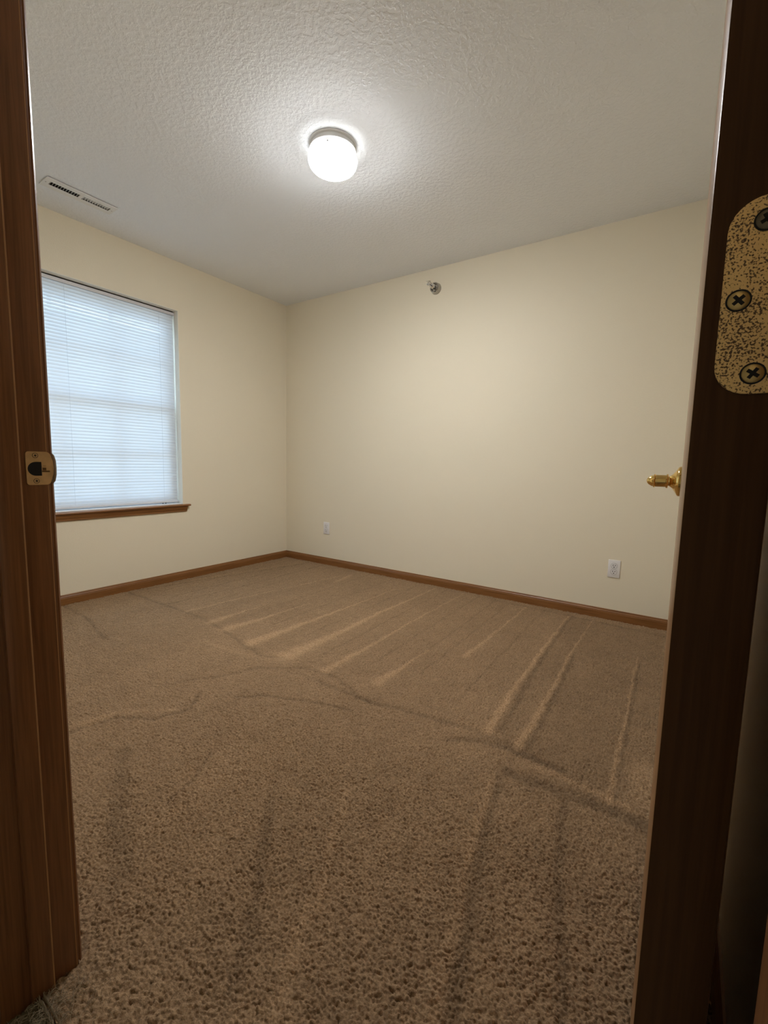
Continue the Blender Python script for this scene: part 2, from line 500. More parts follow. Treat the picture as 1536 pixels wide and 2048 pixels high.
ZS = .9465
outl = arc(.2755, ZS - .0235, .0045, 180, 270) + [(.298, ZS - .028)] + arc(.2985, ZS - .0215, .0065, -85, -20) + [(.3085, ZS - .010), (.3095, ZS), (.3085, ZS + .012)] + arc(.2985, ZS + .0195, .0075, 20, 85) + [(.298, ZS + .027)] + arc(.2755, ZS + .0225, .0045, 90, 180)
hole = arc(.2845, ZS - .0015, .0115, 90, 270, 16) + [(.2925, ZS - .013), (.2925, ZS + .010)]
ctr = (.286, ZS - .0015)
PL = bmesh.new()
flat_ring(PL, ray_loop(outl, ctr, 96), ray_loop(hole, ctr, 96), lambda y, z, d: Vector((XJ + .0003 + d, y, z)), .0014)
sp = obj('strike_plate', PL, M['strike'], fr, label='aged brass strike plate')
bm = bmesh.new()      # lip, bent back round the edge of the jamb
pts = []
prof = [(XJ + .0017, .3075), (XJ + .0012, .3105), (XJ - .001, .313), (XJ - .005, .3155), (XJ - .006, .3142), (XJ - .002, .3118), (XJ - .0002, .3095), (XJ + .0003, .3075)]
zz = [(-.026, .25), (-.022, .7), (-.012, 1), (0, 1.06), (.012, 1), (.021, .7), (.025, .25)]
rows = []
for dz, k in zz:
    rows.append([bm.verts.new((XJ + .0010 + (x - XJ - .0010) * k, .3065 + (y - .3065) * k, ZS + dz)) for x, y in prof])
fs = []
for A, B in zip(rows, rows[1:]):
    for i in range(len(prof)):
        j = (i + 1) % len(prof); fs.append(bm.faces.new((A[i], A[j], B[j], B[i])))
fs += [bm.faces.new(rows[0]), bm.faces.new(list(reversed(rows[-1])))]
bmesh.ops.recalc_face_normals(bm, faces=fs)
obj('lip', bm, M['strike_dark'], sp, smooth=True)
bm = bmesh.new(); box(bm, XJ + .0001, XJ + .0006, .2725, .293, ZS - .0135, ZS + .0105); obj('latch_hole', bm, M['dark'], sp)
bm = bmesh.new(); box(bm, XJ + .0016, XJ + .0021, .2925, .3035, ZS - .0068, ZS - .0045); box(bm, XJ + .0016, XJ + .0022, .2935, .2985, ZS - .0040, ZS + .0005)
box(bm, XJ + .0016, XJ + .0020, .2945, .2985, ZS + .0030, ZS + .0036)
obj('latch_tongue', bm, M['strike_dark'], sp)

def screw_head(parent, centre, normal, up, r, mat, ring=True):
    """countersunk cross-head screw with dark recesses; returns head"""
    c = Vector(centre); nrm = Vector(normal).normalized(); u = Vector(up); v = nrm.cross(u)
    bm = bmesh.new()
    lathe(bm, [(r * .86, 0), (r * .82, .0004), (r * .45, .0008), (0, .0009)], c, nrm, 24)
    # cross recess standing 0.05 mm proud as a dark insert
    h = obj('screw', bm, mat, parent, smooth=True)
    return h

def cross_mesh(bm, c, nrm, u, r, w, d0, ang):
    c = Vector(c); nrm = Vector(nrm).normalized(); u = Vector(u).normalized(); v = nrm.cross(u)
    ca, sa = math.cos(ang), math.sin(ang)
    a = u * ca + v * sa; b = -u * sa + v * ca
    pts = [(r, w), (w, w), (w, r), (-w, r), (-w, w), (-r, w), (-r, -w), (-w, -w), (-w, -r), (w, -r), (w, -w), (r, -w)]
    prism(bm, [c + a * p + b * q + nrm * d0 for p, q in pts], nrm * .0003)

def ring_mesh(bm, c, nrm, r0, r1, d0):
    lathe(bm, [(r0, d0), (r0, d0 + .0003), (r1, d0 + .0003), (r1, d0), (r0, d0)], c, nrm, 28)

for z in (ZS + .0205, ZS - .0215):
    c = Vector((XJ + .0017, .2842, z))
    bm = bmesh.new()
    lathe(bm, [(.0036, 0), (.0034, .0003), (.0018, .0006), (0, .0007)], c, (1, 0, 0), 20)
    h = obj('screw', bm, M['strike'], sp, smooth=True)
    # sub-parts would be a fourth level, so the dark recess belongs to the same part
    bm = bmesh.new()
    cross_mesh(bm, c, (1, 0, 0), (0, 0, 1), .0019, .0006, .0006, .15)
    ring_mesh(bm, c, (1, 0, 0), .0036, .0042, 0)
    obj('screw_recess', bm, M['dark'], sp)

# ------------------------------------------------------------------ door, standing open
HX, HY = .049, .3105          # hinge pin
dr = tag(empty('door_1', (HX, HY, 0)), 'wooden door standing open, seen edge-on with tarnished brass hinge leaf', 'door', kind='structure')
DANG = math.radians(.61)
DROT = Matrix.Translation((0, .318, 0)) @ Matrix.Rotation(DANG, 4, 'Z') @ Matrix.Translation((0, -.318, 0))
def turn(bm):
    bmesh.ops.transform(bm, matrix=DROT, verts=bm.verts); return bm
bm = bmesh.new(); box(bm, -.0008, .0378, .318, 1.227, .014, 2.035, .0016, 2)
door_slab = obj('door_leaf', turn(bm), M['door'], dr, smooth=True)
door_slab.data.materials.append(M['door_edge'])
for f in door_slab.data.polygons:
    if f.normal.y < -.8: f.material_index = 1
# latch edge faceplate on the far side edge
bm = bmesh.new(); box(bm, .006, .031, 1.227, 1.2285, .915, .972, .0004); obj('latch_plate', turn(bm), M['brass'], dr)

# hinge: leaf on the door edge, barrel, leaf on the jamb, screws
def leaf_outline(z0, z1, x0, x1, r):
    return arc(x0 + r, z0 + r, r, 180, 270) + [(x1, z0), (x1, z1)] + arc(x0 + r, z1 - r, r, 90, 180)
def hinge(zc, first=None):
    hh = .0512
    bm = bmesh.new()
    prism(bm, [(x, .318, z) for x, z in leaf_outline(zc - hh, zc + hh, .0078, .0445, .016)], (0, -.0016, 0))
    bmesh.ops.bevel(bm, geom=[e for e in bm.edges if all(abs(v.co.y - .3164) < 1e-5 for v in e.verts)], offset=.0004, segments=2, affect='EDGES')
    lf = obj('hinge', turn(bm), M['hinge'], dr, smooth=True, label='brass hinge leaf speckled with dark tarnish')
    bm = bmesh.new()
    lathe(bm, [(0, -hh - .004), (.003, -hh - .0035), (.0058, -hh), (.0058, -.02), (.0054, -.0198), (.0058, -.0196), (.0058, .02), (.0054, .0202), (.0058, .0204), (.0058, hh), (.003, hh + .0035), (0, hh + .004)], (HX, HY, zc), (0, 0, 1), 20)
    obj('barrel', bm, M['hinge'], lf, smooth=True)
    bm = bmesh.new()
    prism(bm, [(XH, y, z) for y, z in [(HY - .004 - (a - .0078), b) for a, b in leaf_outline(zc - hh, zc + hh, .0078, .0345, .016)]], (-.0016, 0, 0))
    obj('jamb_leaf', bm, M['hinge'], lf)
    for k, (x, dz, ang) in enumerate(((.0243, .0385, .5), (.0155, -.0010, .72), (.0250, -.0405, .95))):
        c = Vector((x, .3162, zc + dz))
        bm = bmesh.new()
        lathe(bm, [(.0050, 0), (.0047, .0003), (.0026, .0007), (0, .0009)], c, (0, -1, 0), 28)
        obj('screw', turn(bm), M['screw'] if k else M['dull_screw'], lf, smooth=True)
        bm = bmesh.new()
        cross_mesh(bm, c, (0, -1, 0), (0, 0, 1), .0031, .0009, .0008, ang)
        ring_mesh(bm, c, (0, -1, 0), .0050, .0058, -.0001)
        obj('screw_recess', turn(bm), M['dark'], lf)
hinge(1.0610)
hinge(.20)
hinge(1.84)

# lever handle set on the face turned to the room
KZ, KY = .9415, 1.163
hd = bmesh.new()
KX = -.0105
lathe(hd, [(.0325, 0), (.0325, -.003), (.0310, -.0055), (.0240, -.0095), (.0165, -.0145), (.0125, -.0185), (.0118, -.0200), (0, -.0200)], (KX, KY, KZ), (1, 0, 0), 40)
rose = obj('door_handle', hd, M['brass'], dr, smooth=True, label='polished brass handle')
bm = bmesh.new()
lathe(bm, [(.0105, -.0195), (.0105, -.0225), (.0150, -.0232), (.0156, -.0250), (.0150, -.0268), (.0132, -.0275), (.0132, -.0470), (.0145, -.0476), (.0150, -.0490), (.0145, -.0504), (.0128, -.0514), (.0118, -.0545), (.0085, -.0600), (.0050, -.0632), (0, -.0645)], (KX, KY, KZ), (1, 0, 0), 40)
obj('grip', bm, M['brass'], rose, smooth=True)
bm = bmesh.new()
lathe(bm, [(.0325, .0), (.0325, .003), (.024, .0095), (.0125, .0185), (.0125, .045), (.012, .05), (0, .0562)], (.0275, KY, KZ), (1, 0, 0), 32)
obj('door_handle', bm, M['brass'], dr, smooth=True)

# ------------------------------------------------------------------ window
wx0 = XW - .155
win = tag(empty('window_1', (XW - .12, (WY0 + WY1) / 2, WZ0)), 'white vinyl window behind the closed blinds', 'window', kind='structure')
bm = bmesh.new()
fx0, fx1 = XW - .15, XW - .085
box(bm, fx0, fx1, WY0, WY0 + .032, WZ0, WZ1, .003); box(bm, fx0, fx1, WY1 - .032, WY1, WZ0, WZ1, .003)
box(bm, fx0, fx1, WY0 + .032, WY1 - .032, WZ0, WZ0 + .032, .003); box(bm, fx0, fx1, WY0 + .032, WY1 - .032, WZ1 - .032, WZ1, .003)
obj('window_frame', bm, M['vinyl'], win)
zm = (WZ0 + WZ1) / 2 + .01
for za, zb, xo in ((WZ0 + .032, zm + .014, .0), (zm - .014, WZ1 - .032, -.028)):
    y0, y1 = WY0 + .032, WY1 - .032
    x0, x1 = XW - .116 + xo, XW - .088 + xo
    bm = bmesh.new(); w = .032
    box(bm, x0, x1, y0, y0 + w, za, zb, .003); box(bm, x0, x1, y1 - w, y1, za, zb, .003)
    box(bm, x0, x1, y0 + w, y1 - w, za, za + w, .003); box(bm, x0, x1, y0 + w, y1 - w, zb - w, zb, .003)
    sash = obj('sash', bm, M['vinyl'], win)
    bm = bmesh.new(); box(bm, (x0 + x1) / 2 - .002, (x0 + x1) / 2 + .002, y0 + w - .004, y1 - w + .004, za + w - .004, zb - w + .004)
    obj('pane', bm, M['glass'], sash)
    bm = bmesh.new()
    for k in (1, 2):
        yy = y0 + w + (y1 - y0 - 2 * w) * k / 3
        box(bm, (x0 + x1) / 2 - .008, (x0 + x1) / 2 + .008, yy - .009, yy + .009, za + w, zb - w, .002)
    zz_ = (za + zb) / 2
    box(bm, (x0 + x1) / 2 - .0075, (x0 + x1) / 2 + .0075, y0 + w, y1 - w, zz_ - .009, zz_ + .009, .002)
    obj('muntin', bm, M['vinyl'], sash)

# oak stool and apron
sill = tag(empty('trim_2', (XW, (WY0 + WY1) / 2, WZ0)), 'oak window stool with moulded apron below the blinds', 'window sill', kind='structure')
bm = bmesh.new()
prism(bm, [(XW + a, WY0 - .048, z) for a, z in [(-.0, .590), (.026, .590), (.030, .5925), (.031, .597), (.029, .6015), (.025, .604), (-.0, .604)]], (0, WY1 + .048 - WY0 + .048, 0))
box(bm, XW - .085, XW, WY0 + .001, WY1 - .001, .590, .6042)
obj('stool', bm, M['oak_y'], sill, smooth=True)
bm = bmesh.new()
pr = [(0, .546), (.008, .546), (.010, .549), (.0095, .556), (.012, .560), (.014, .572), (.017, .578), (.017, .590), (0, .590)]
v0 = prism(bm, [(XW + a, WY0 - .030, z) for a, z in pr], (0, WY1 - WY0 + .060, 0))
for v in bm.verts:                      # returned ends: the lower edge is shorter
    k = (.590 - v.co.z) / .044 * .006
    v.co.y += k if v.co.y < 1.4 else -k
obj('apron', bm, M['oak_y'], sill, smooth=True)

# ------------------------------------------------------------------ blind
bx = XW - .0605
bl = tag(empty('window_blind', (bx, (WY0 + WY1) / 2, WZ1)), 'closed white mini blind glowing with daylight in the window', 'blind')
bm = bmesh.new()
box(bm, bx - .0125, bx + .0125, WY0 + .007, WY1 - .007, WZ1 - .0325, WZ1 - .0115, .001)
obj('headrail', bm, M['rail'], bl)
bm = bmesh.new(); box(bm, bx - .020, bx + .0085, WY0 + .006, WY1 - .013, WZ1 - .0116, WZ1 - .0042); obj('gap_shadow', bm, M['dark'], bl)  # dark strip painted as the shade above the headrail
bm = bmesh.new(); box(bm, bx - .0135, bx + .0138, WY1 - .012, WY1 - .0045, WZ1 - .031, WZ1 - .004, .001); obj('end_bracket', bm, M['rail'], bl)
bm = bmesh.new(); box(bm, bx - .0135, bx + .0138, WY0 + .0045, WY0 + .012, WZ1 - .031, WZ1 - .004, .001); obj('end_bracket', bm, M['rail'], bl)
NS = 66
ZT, ZBOT = WZ1 - .043, .644
pitch = (ZT - ZBOT) / (NS - 1)
bm = bmesh.new()       # one slat, crowned across its width; tilt is set per slat
cross = []
for k in range(5):
    s = (k - 2) / 2
    cross.append((s * .0125, .0016 * (1 - s * s)))
rowsA = [[bm.verts.new((a, yy, h)) for a, h in cross] for yy in (WY0 + .011 - 1.4, WY1 - .013 - 1.4)]
rowsB = [[bm.verts.new((a, yy, h - .0003)) for a, h in cross] for yy in (WY0 + .011 - 1.4, WY1 - .013 - 1.4)]
fs = []
for k in range(4):
    fs.append(bm.faces.new((rowsA[0][k], rowsA[0][k + 1], rowsA[1][k + 1], rowsA[1][k])))
    fs.append(bm.faces.new((rowsB[0][k], rowsB[1][k], rowsB[1][k + 1], rowsB[0][k + 1])))
    for q in (0, 1): fs.append(bm.faces.new((rowsA[q][k], rowsB[q][k], rowsB[q][k + 1], rowsA[q][k + 1])))
for k in (0, 4): fs.append(bm.faces.new((rowsA[0][k], rowsA[1][k], rowsB[1][k], rowsB[0][k])))
bmesh.ops.recalc_face_normals(bm, faces=fs)
slat0 = obj('slat', bm, M['slat'], bl, smooth=True, origin=(0, 0, 0))
for i in range(NS):
    z = ZT - i * pitch
    s = slat0 if i == 0 else slat0.copy()
    if i: COL.objects.link(s)
    place(s, (bx, 1.4, z), bl)
    t = 71.3 + random.uniform(-1.0, 1.0)
    if i < 4: t = 74
    elif i in (5, 6, 7): t = 68.6
    # room-side edge low, outer edge high
    s.rotation_euler = (random.uniform(-.0006, .0006), math.radians(t), 0)
bm = bmesh.new(); box(bm, bx - .0115, bx + .0115, WY0 + .009, WY1 - .012, .6185, .6325, .002)
obj('bottom_rail', bm, M['rail'], bl)
for yy in (.885, 1.275, 1.885):
    bm = bmesh.new()
    for dx in (-.0128, .0128):
        tube(bm, [(bx + dx, yy, WZ1 - .03), (bx + dx, yy, .622)], .0006, 6)
    obj('ladder_cord', bm, M['slat'], bl)
for yy in (1.872, 1.895):
    bm = bmesh.new(); lathe(bm, [(0, 0), (.0035, .0005), (.0042, .003), (.0042, .006), (0, .006)], (bx + .012, yy, .6125), (0, 0, 1), 12)
    obj('cord_plug', bm, M['slot'], bl, smooth=True)
# white vinyl sub-sill between blind and stool
bm = bmesh.new(); box(bm, XW - .085, XW - .012, WY0 + .002, WY1 - .006, .6040, .6105, .001)
obj('sill_liner', bm, M['vinyl'], win)

# ------------------------------------------------------------------ ceiling lamp
LX, LY = -1.494, 1.705
la = tag(empty('ceiling_light', (LX, LY, H)), 'round lit flush-mount lamp with white base on the ceiling', 'ceiling lamp')
bm = bmesh.new()
lathe(bm, [(.109, 0), (.111, .002), (.111, .0055), (.108, .008), (.1020, .009), (.1010, .025), (.1065, .0265), (.1095, .0285), (.1095, .0315), (.1065, .0335), (.1010, .035), (.1000, .056), (.0, .056)], (LX, LY, H), (0, 0, -1), 64)
obj('base_pan', bm, M['white'], la, smooth=True)
bm = bmesh.new()
lathe(bm, [(.108, .0565), (.1130, .0575), (.1150, .0620), (.1155, .0680), (.1140, .0770), (.1090, .0880), (.1000, .0985), (.0860, .1075), (.0660, .1145), (.0400, .1190), (.018, .1208), (0, .1212)], (LX, LY, H), (0, 0, -1), 64)
obj('glass_shade', bm, M['lamp'], la, smooth=True)
for ang in (-62, -122, 60):
    a = math.radians(ang)
    bm = bmesh.new(); lathe(bm, [(.0028, 0), (.0028, .005), (.0018, .0065), (0, .0068)], (LX + .1005 * math.cos(a), LY + .1005 * math.sin(a), H - .049), (math.cos(a), math.sin(a), 0), 12)
    obj('thumb_screw', bm, M['slot'], la, smooth=True)

# ------------------------------------------------------------------ air vent in the ceiling
vx, vy = -2.984, 1.2435
ve = tag(empty('ceiling_vent', (vx, vy, H)), 'white slotted metal air register in the ceiling near the window', 'vent')
bm = bmesh.new()
X0, X1, Y0, Y1 = vx - .056, vx + .058, vy - .179, vy + .177
bk = [(1.0925, 1.2355), (1.2525, 1.3955)]
sx0, sx1 = -3.0045, -2.9635
zt, zb = H - .0028, H - .0065
for x0, x1, y0, y1 in ((X0, sx0, Y0, Y1), (sx1, X1, Y0, Y1), (sx0, sx1, Y0, bk[0][0]), (sx0, sx1, bk[0][1], bk[1][0]), (sx0, sx1, bk[1][1], Y1)):
    box(bm, x0, x1, y0, y1, zb, zt)
bmesh.ops.remove_doubles(bm, verts=bm.verts, dist=1e-6)
obj('face_plate', bm, M['white'], ve)
bm = bmesh.new()
e = -.003
bm2 = bmesh.new()
for x0, x1, y0, y1 in ((X0 + .003, X0 + .006, Y0 + .003, Y1 - .003), (X1 - .006, X1 - .003, Y0 + .003, Y1 - .003), (X0 + .006, X1 - .006, Y0 + .003, Y0 + .006), (X0 + .006, X1 - .006, Y1 - .006, Y1 - .003)):
    box(bm2, x0, x1, y0, y1, H - .003, H)
bm.free()
obj('shadow_collar', bm2, M['dark'], ve)  # coloured dark to draw the shadow line around the plate
bm = bmesh.new()
for x0, x1, y0, y1 in ((VX0 - .002, VX0 + .004, VY0, VY1), (VX1 - .004, VX1 + .002, VY0, VY1), (VX0, VX1, VY0 - .002, VY0 + .003), (VX0, VX1, VY1 - .003, VY1 + .002)):
    box(bm, x0, x1, y0, y1, H + .0001, H + .11)
box(bm, VX0, VX1, VY0, VY1, H + .10, H + .112)
obj('duct', bm, M['dark'], ve)
bm = bmesh.new(); L = .0085
prism(bm, [(sx0 - .001, -L / 2, -.0004), (sx0 - .001, L / 2, -.0004), (sx0 - .001, L / 2, .0004), (sx0 - .001, -L / 2, .0004)], (sx1 - sx0 + .002, 0, 0))
sl0 = obj('louver', bm, M['white'], ve, origin=((sx0 + sx1) / 2, 0, 0))
first = True
for b, (y0, y1) in enumerate(bk):
    for i in range(11):
        s = sl0 if first else sl0.copy()
        if not first: COL.objects.link(s)
        first = False
        place(s, ((sx0 + sx1) / 2, y0 + (y1 - y0) * (i + .55) / 11, H + .0015), ve)
        s.rotation_euler = (math.radians(76 if b == 0 else -50), 0, 0)
for y in (Y0 + .012, Y1 - .012):
    bm = bmesh.new(); lathe(bm, [(.0035, 0), (.003, .001), (0, .0016)], (vx, y, zb), (0, 0, -1), 14); obj('screw', bm, M['steel'], ve, smooth=True)

# ------------------------------------------------------------------ sprinkler on the far wall
sxx, szz = -1.684, 2.286
sk = tag(empty('sprinkler_head', (sxx, YB, szz)), 'small chrome fire sprinkler on the cream wall just below the ceiling', 'sprinkler')
bm = bmesh.new()
lathe(bm, [(.0415, 0), (.0420, .003), (.0400, .006), (.0385, .012), (.0375, .030), (.0365, .034), (.0330, .036), (.0290, .035), (.0270, .030), (.0265, .016), (0, .016)], (sxx, YB, szz), (0, -1, 0), 40)
obj('escutcheon', bm, M['dull_chrome'], sk, smooth=True)
bm = bmesh.new()
lathe(bm, [(.0135, .016), (.0135, .046), (.0195, .048), (.0195, .062), (.0160, .064), (.0160, .078), (.0120, .081), (0, .081)], (sxx, YB, szz), (0, -1, 0), 6)
obj('body', bm, M['chrome'], sk)
for s_ in (-1, 1):
    bm = bmesh.new(); tube(bm, [(sxx, YB - .076, szz + s_ * .010), (sxx, YB - .086, szz + s_ * .0165), (sxx, YB - .102, szz + s_ * .0155), (sxx, YB - .116, szz + s_ * .004)], .0032, 8)
    obj('yoke_arm', bm, M['chrome'], sk, smooth=True)
bm = bmesh.new(); tube(bm, [(sxx, YB - .078, szz), (sxx, YB - .115, szz)], .0028, 8); obj('bulb', bm, M['dark'], sk, smooth=True)
bm = bmesh.new()
lathe(bm, [(.006, .112), (.006, .121), (0, .122)], (sxx, YB, szz), (0, -1, 0), 12)
for k in range(7):
    a = math.radians(15 + 25 * k)
    c = Vector((sxx + .012 * math.cos(a), YB - .123, szz - .012 * math.sin(a)))
    box(bm, c.x - .0032, c.x + .0032, c.y - .0009, c.y + .0009, c.z - .0032, c.z + .0032)
box(bm, sxx - .015, sxx + .015, YB - .136, YB - .116, szz + .012, szz + .0136)
lathe(bm, [(.011, .1215), (.011, .1232), (0, .1232)], (sxx, YB, szz), (0, -1, 0), 16)
obj('deflector', bm, M['chrome'], sk)
bm = bmesh.new(); box(bm, sxx + .004, sxx + .014, YB - .0375, YB - .034, szz - .034, szz - .025, .001)
obj('mounting_slot', bm, M['slot'], sk)

# ------------------------------------------------------------------ outlets
def outlet(x, z, label):
    o = tag(empty('electrical_outlet', (x, YB, z)), label, 'outlet', 'duplex outlets on the long wall')
    bm = bmesh.new(); box(bm, x - .035, x + .035, YB - .0062, YB - .0002, z - .057, z + .057, .0028, 2)
    obj('cover_plate', bm, M['ivory'], o, smooth=True)
    for s in (1, -1):
        zc = z + s * .0195
        pts = arc(x, zc, .0172, 42, 138, 8) + arc(x, zc, .0172, 222, 318, 8)
        bm = bmesh.new()
        prism(bm, [(px, YB - .006, pz) for px, pz in pts], (0, -.0022, 0))
        rc = obj('receptacle', bm, M['ivory'], o)
        bm = bmesh.new()
        box(bm, x - .0078, x - .0048, YB - .0088, YB - .0080, zc - .001, zc + .0085)
        box(bm, x + .0048, x + .0078, YB - .0088, YB - .0080, zc - .000, zc + .0075)
        lathe(bm, [(.0032, .0080), (.0032, .0088), (0, .0088)], (x, YB, zc - .0085), (0, -1, 0), 12)
        obj('slot', bm, M['slot'], rc)
        bm = bmesh.new()      # grey ring drawn as the recess line round the receptacle
        lathe(bm, [(.0178, .0061), (.0178, .00635), (.0192, .00635), (.0192, .0061), (.0178, .0061)], (x, YB, zc), (0, -1, 0), 28)
        obj('gap_ring', bm, plain('outlet_gap', (.35, .34, .33), .6), rc)
    bm = bmesh.new(); lathe(bm, [(.0032, .006), (.003, .0072), (0, .0076)], (x, YB, z), (0, -1, 0), 12)
    obj('screw', bm, M['steel'], o, smooth=True)
outlet(-.337, .330, 'white duplex outlet nearer the open door, below its handle')
outlet(-2.766, .344, 'white duplex outlet near the room corner beside the window wall')

# ------------------------------------------------------------------ carpet
# vacuum tracks and a pale patch: (lean towards/away, width at start, width at end, floor points in metres)
TRACKS_AND_PATCH = [
    (-0.5,0.02,0.02,[(-3.273, 1.547), (-2.729, 1.555), (-2.429, 1.558), (-2.147, 1.523), (-1.842, 1.446), (-1.68, 1.424), (-1.578, 1.472)]),
    (0.35,0.03,0.03,[(-2.087, 1.359), (-1.879, 1.363), (-1.711, 1.4)]),
    (-0.45,0.02,0.02,[(-3.303, 1.156), (-2.87, 1.129), (-2.521, 1.061)]),
    (-0.4,0.02,0.02,[(-1.775, 1.028), (-1.672, 1.151), (-1.607, 1.315), (-1.424, 1.452), (-1.266, 1.477), (-0.998, 1.389)]),
    (-0.5,0.018,0.018,[(-1.458, 1.102), (-1.377, 1.176), (-1.143, 1.277), (-1.021, 1.295)]),
    (-0.5,0.018,0.018,[(-1.729, 0.595), (-1.697, 0.749), (-1.574, 0.823), (-1.529, 0.937), (-1.609, 1.024)]),
    (0.4,0.03,0.02,[(-1.765, 0.632), (-1.724, 0.767), (-1.578, 0.892)]),
    (0.3,0.02,0.01,[(-3.29, 1.661), (-3.001, 3.056)]),
    (-0.45,0.012,0.012,[(-3.264, 1.628), (-2.941, 2.995)]),
    (-0.45,0.012,0.012,[(-2.797, 1.58), (-2.768, 2.181), (-2.772, 3.082)]),
    (0.6,0.03,0.012,[(-2.579, 1.571), (-2.529, 1.991), (-2.38, 2.895)]),
    (0.6,0.02,0.03,[(-2.287, 2.681), (-2.333, 2.933)]),
    (0.9,0.075,0.01,[(-2.29, 1.556), (-2.291, 1.76), (-2.284, 1.957)]),
    (0.95,0.09,0.01,[(-2.122, 1.542), (-2.092, 1.753), (-2.077, 2.174)]),
    (0.9,0.085,0.01,[(-1.852, 1.504), (-1.839, 1.76), (-1.822, 2.101), (-1.796, 2.818)]),
    (0.95,0.11,0.015,[(-1.581, 1.499), (-1.57, 1.762), (-1.582, 2.252), (-1.565, 3.038)]),
    (0.85,0.045,0.008,[(-1.327, 1.487), (-1.322, 1.77), (-1.334, 2.274), (-1.327, 3.073)]),
    (0.85,0.065,0.008,[(-1.062, 1.549), (-1.055, 1.717), (-1.049, 1.992)]),
    (-0.35,0.012,0.012,[(-1.049, 1.992), (-1.056, 2.467), (-1.074, 3.051)]),
    (0.85,0.03,0.012,[(-0.859, 2.03), (-0.854, 2.438), (-0.847, 3.016)]),
    (0.95,0.038,0.011,[(-0.53, 1.485), (-0.549, 1.761), (-0.561, 2.141), (-0.572, 3.026)]),
    (-0.4,0.03,0.012,[(-0.5, 1.534), (-0.532, 2.149), (-0.551, 3.017)]),
    (0.95,0.038,0.009,[(-0.412, 1.457), (-0.415, 1.91), (-0.43, 2.407), (-0.425, 3.033)]),
    (-0.45,0.03,0.012,[(-0.386, 1.476), (-0.391, 1.903), (-0.41, 2.407)]),
    (0.8,0.02,0.008,[(-0.113, 1.379), (-0.122, 1.846), (-0.139, 2.588)]),
    (-0.4,0.02,0.01,[(-0.102, 1.386), (-0.108, 1.857), (-0.121, 2.528)]),
    (-0.55,0.03,0.03,[(-0.629, 1.358), (-0.536, 1.425), (-0.409, 1.439), (-0.26, 1.434)]),
    (-0.7,0.045,0.055,[(-0.4, 1.32), (-0.302, 1.328), (-0.212, 1.334), (-0.119, 1.337), (-0.006, 1.339)]),
    (0.4,0.02,0.02,[(-0.348, 1.39), (-0.241, 1.396), (-0.126, 1.388), (-0.01, 1.375)]),
    (-0.45,0.025,0.03,[(-1.276, 1.4), (-1.013, 1.397), (-0.718, 1.449), (-0.538, 1.472), (-0.409, 1.449)]),
    (-0.35,0.02,0.02,[(-1.07, 3.04), (-0.691, 3.033), (-0.381, 3.011), (-0.032, 2.992)]),
    (0.45,0.03,0.03,[(-0.426, 1.262), (-0.387, 1.028), (-0.339, 0.826), (-0.321, 0.727), (-0.293, 0.609)]),
    (-0.55,0.03,0.035,[(-0.407, 1.276), (-0.368, 1.041), (-0.319, 0.84), (-0.298, 0.743), (-0.268, 0.626)]),
    (-0.5,0.022,0.022,[(-0.219, 1.297), (-0.178, 1.042), (-0.142, 0.907), (-0.101, 0.744)]),
    (0.35,0.03,0.03,[(-0.762, 0.949), (-0.675, 0.788), (-0.623, 0.689), (-0.599, 0.607), (-0.549, 0.511), (-0.516, 0.452)]),
    (-0.35,0.03,0.03,[(-0.916, 0.799), (-0.779, 0.65), (-0.675, 0.53), (-0.618, 0.444)]),
    (-0.45,0.012,0.012,[(-1.243, 0.828), (-1.166, 0.715), (-1.146, 0.624)]),
    (-0.4,0.05,0.05,[(-1.474, 0.663), (-1.182, 0.505), (-1.027, 0.441)]),
    (0.6,0.09,0.09,[(-0.037, 1.587), (-0.032, 1.432)]),  # broad pale patch beside the open door
] + [(-.32, .011, .009, [(x0, 1.62 + .05 * (k % 3)), (x0 - .01, 2.3), (x0 - .02, 3.06)]) for k, x0 in enumerate((-3.12, -2.93, -2.63, -2.20, -1.96, -1.69, -1.45, -1.19, -.95, -.71))]
DARK_FIELD = [(-0.492, 1.50), (-0.545, 2.1), (-0.555, 3.03), (0.12, 3.03), (0.12, 1.36), (-0.41, 1.43)]

rng = np.random.default_rng(3)

def graded(lo, hi, fine_lo, fine_hi, s0, g, smax):
    """coordinates from lo to hi: step s0 inside [fine_lo, fine_hi], growing outside"""
    mid = list(np.arange(fine_lo, fine_hi + 1e-9, s0))
    up, s, x = [], s0, mid[-1]
    while x < hi:
        s = min(smax, s * g); x += s; up.append(min(x, hi))
    dn, s, x = [], s0, mid[0]
    while x > lo:
        s = min(smax, s * g); x -= s; dn.append(max(x, lo))
    return np.array(dn[::-1] + mid + up)

def vnoise(x, y, scale, seed):
    r = np.random.default_rng(seed).random((256, 256)).astype(np.float32)
    u, v = x * scale, y * scale
    iu, iv = np.floor(u).astype(np.int64), np.floor(v).astype(np.int64)
    fu, fv = u - iu, v - iv
    fu = fu * fu * (3 - 2 * fu); fv = fv * fv * (3 - 2 * fv)
    a, b, c, d = r[iu & 255, iv & 255], r[(iu + 1) & 255, iv & 255], r[iu & 255, (iv + 1) & 255], r[(iu + 1) & 255, (iv + 1) & 255]
    return (a + (b - a) * fu) * (1 - fv) + (c + (d - c) * fu) * fv

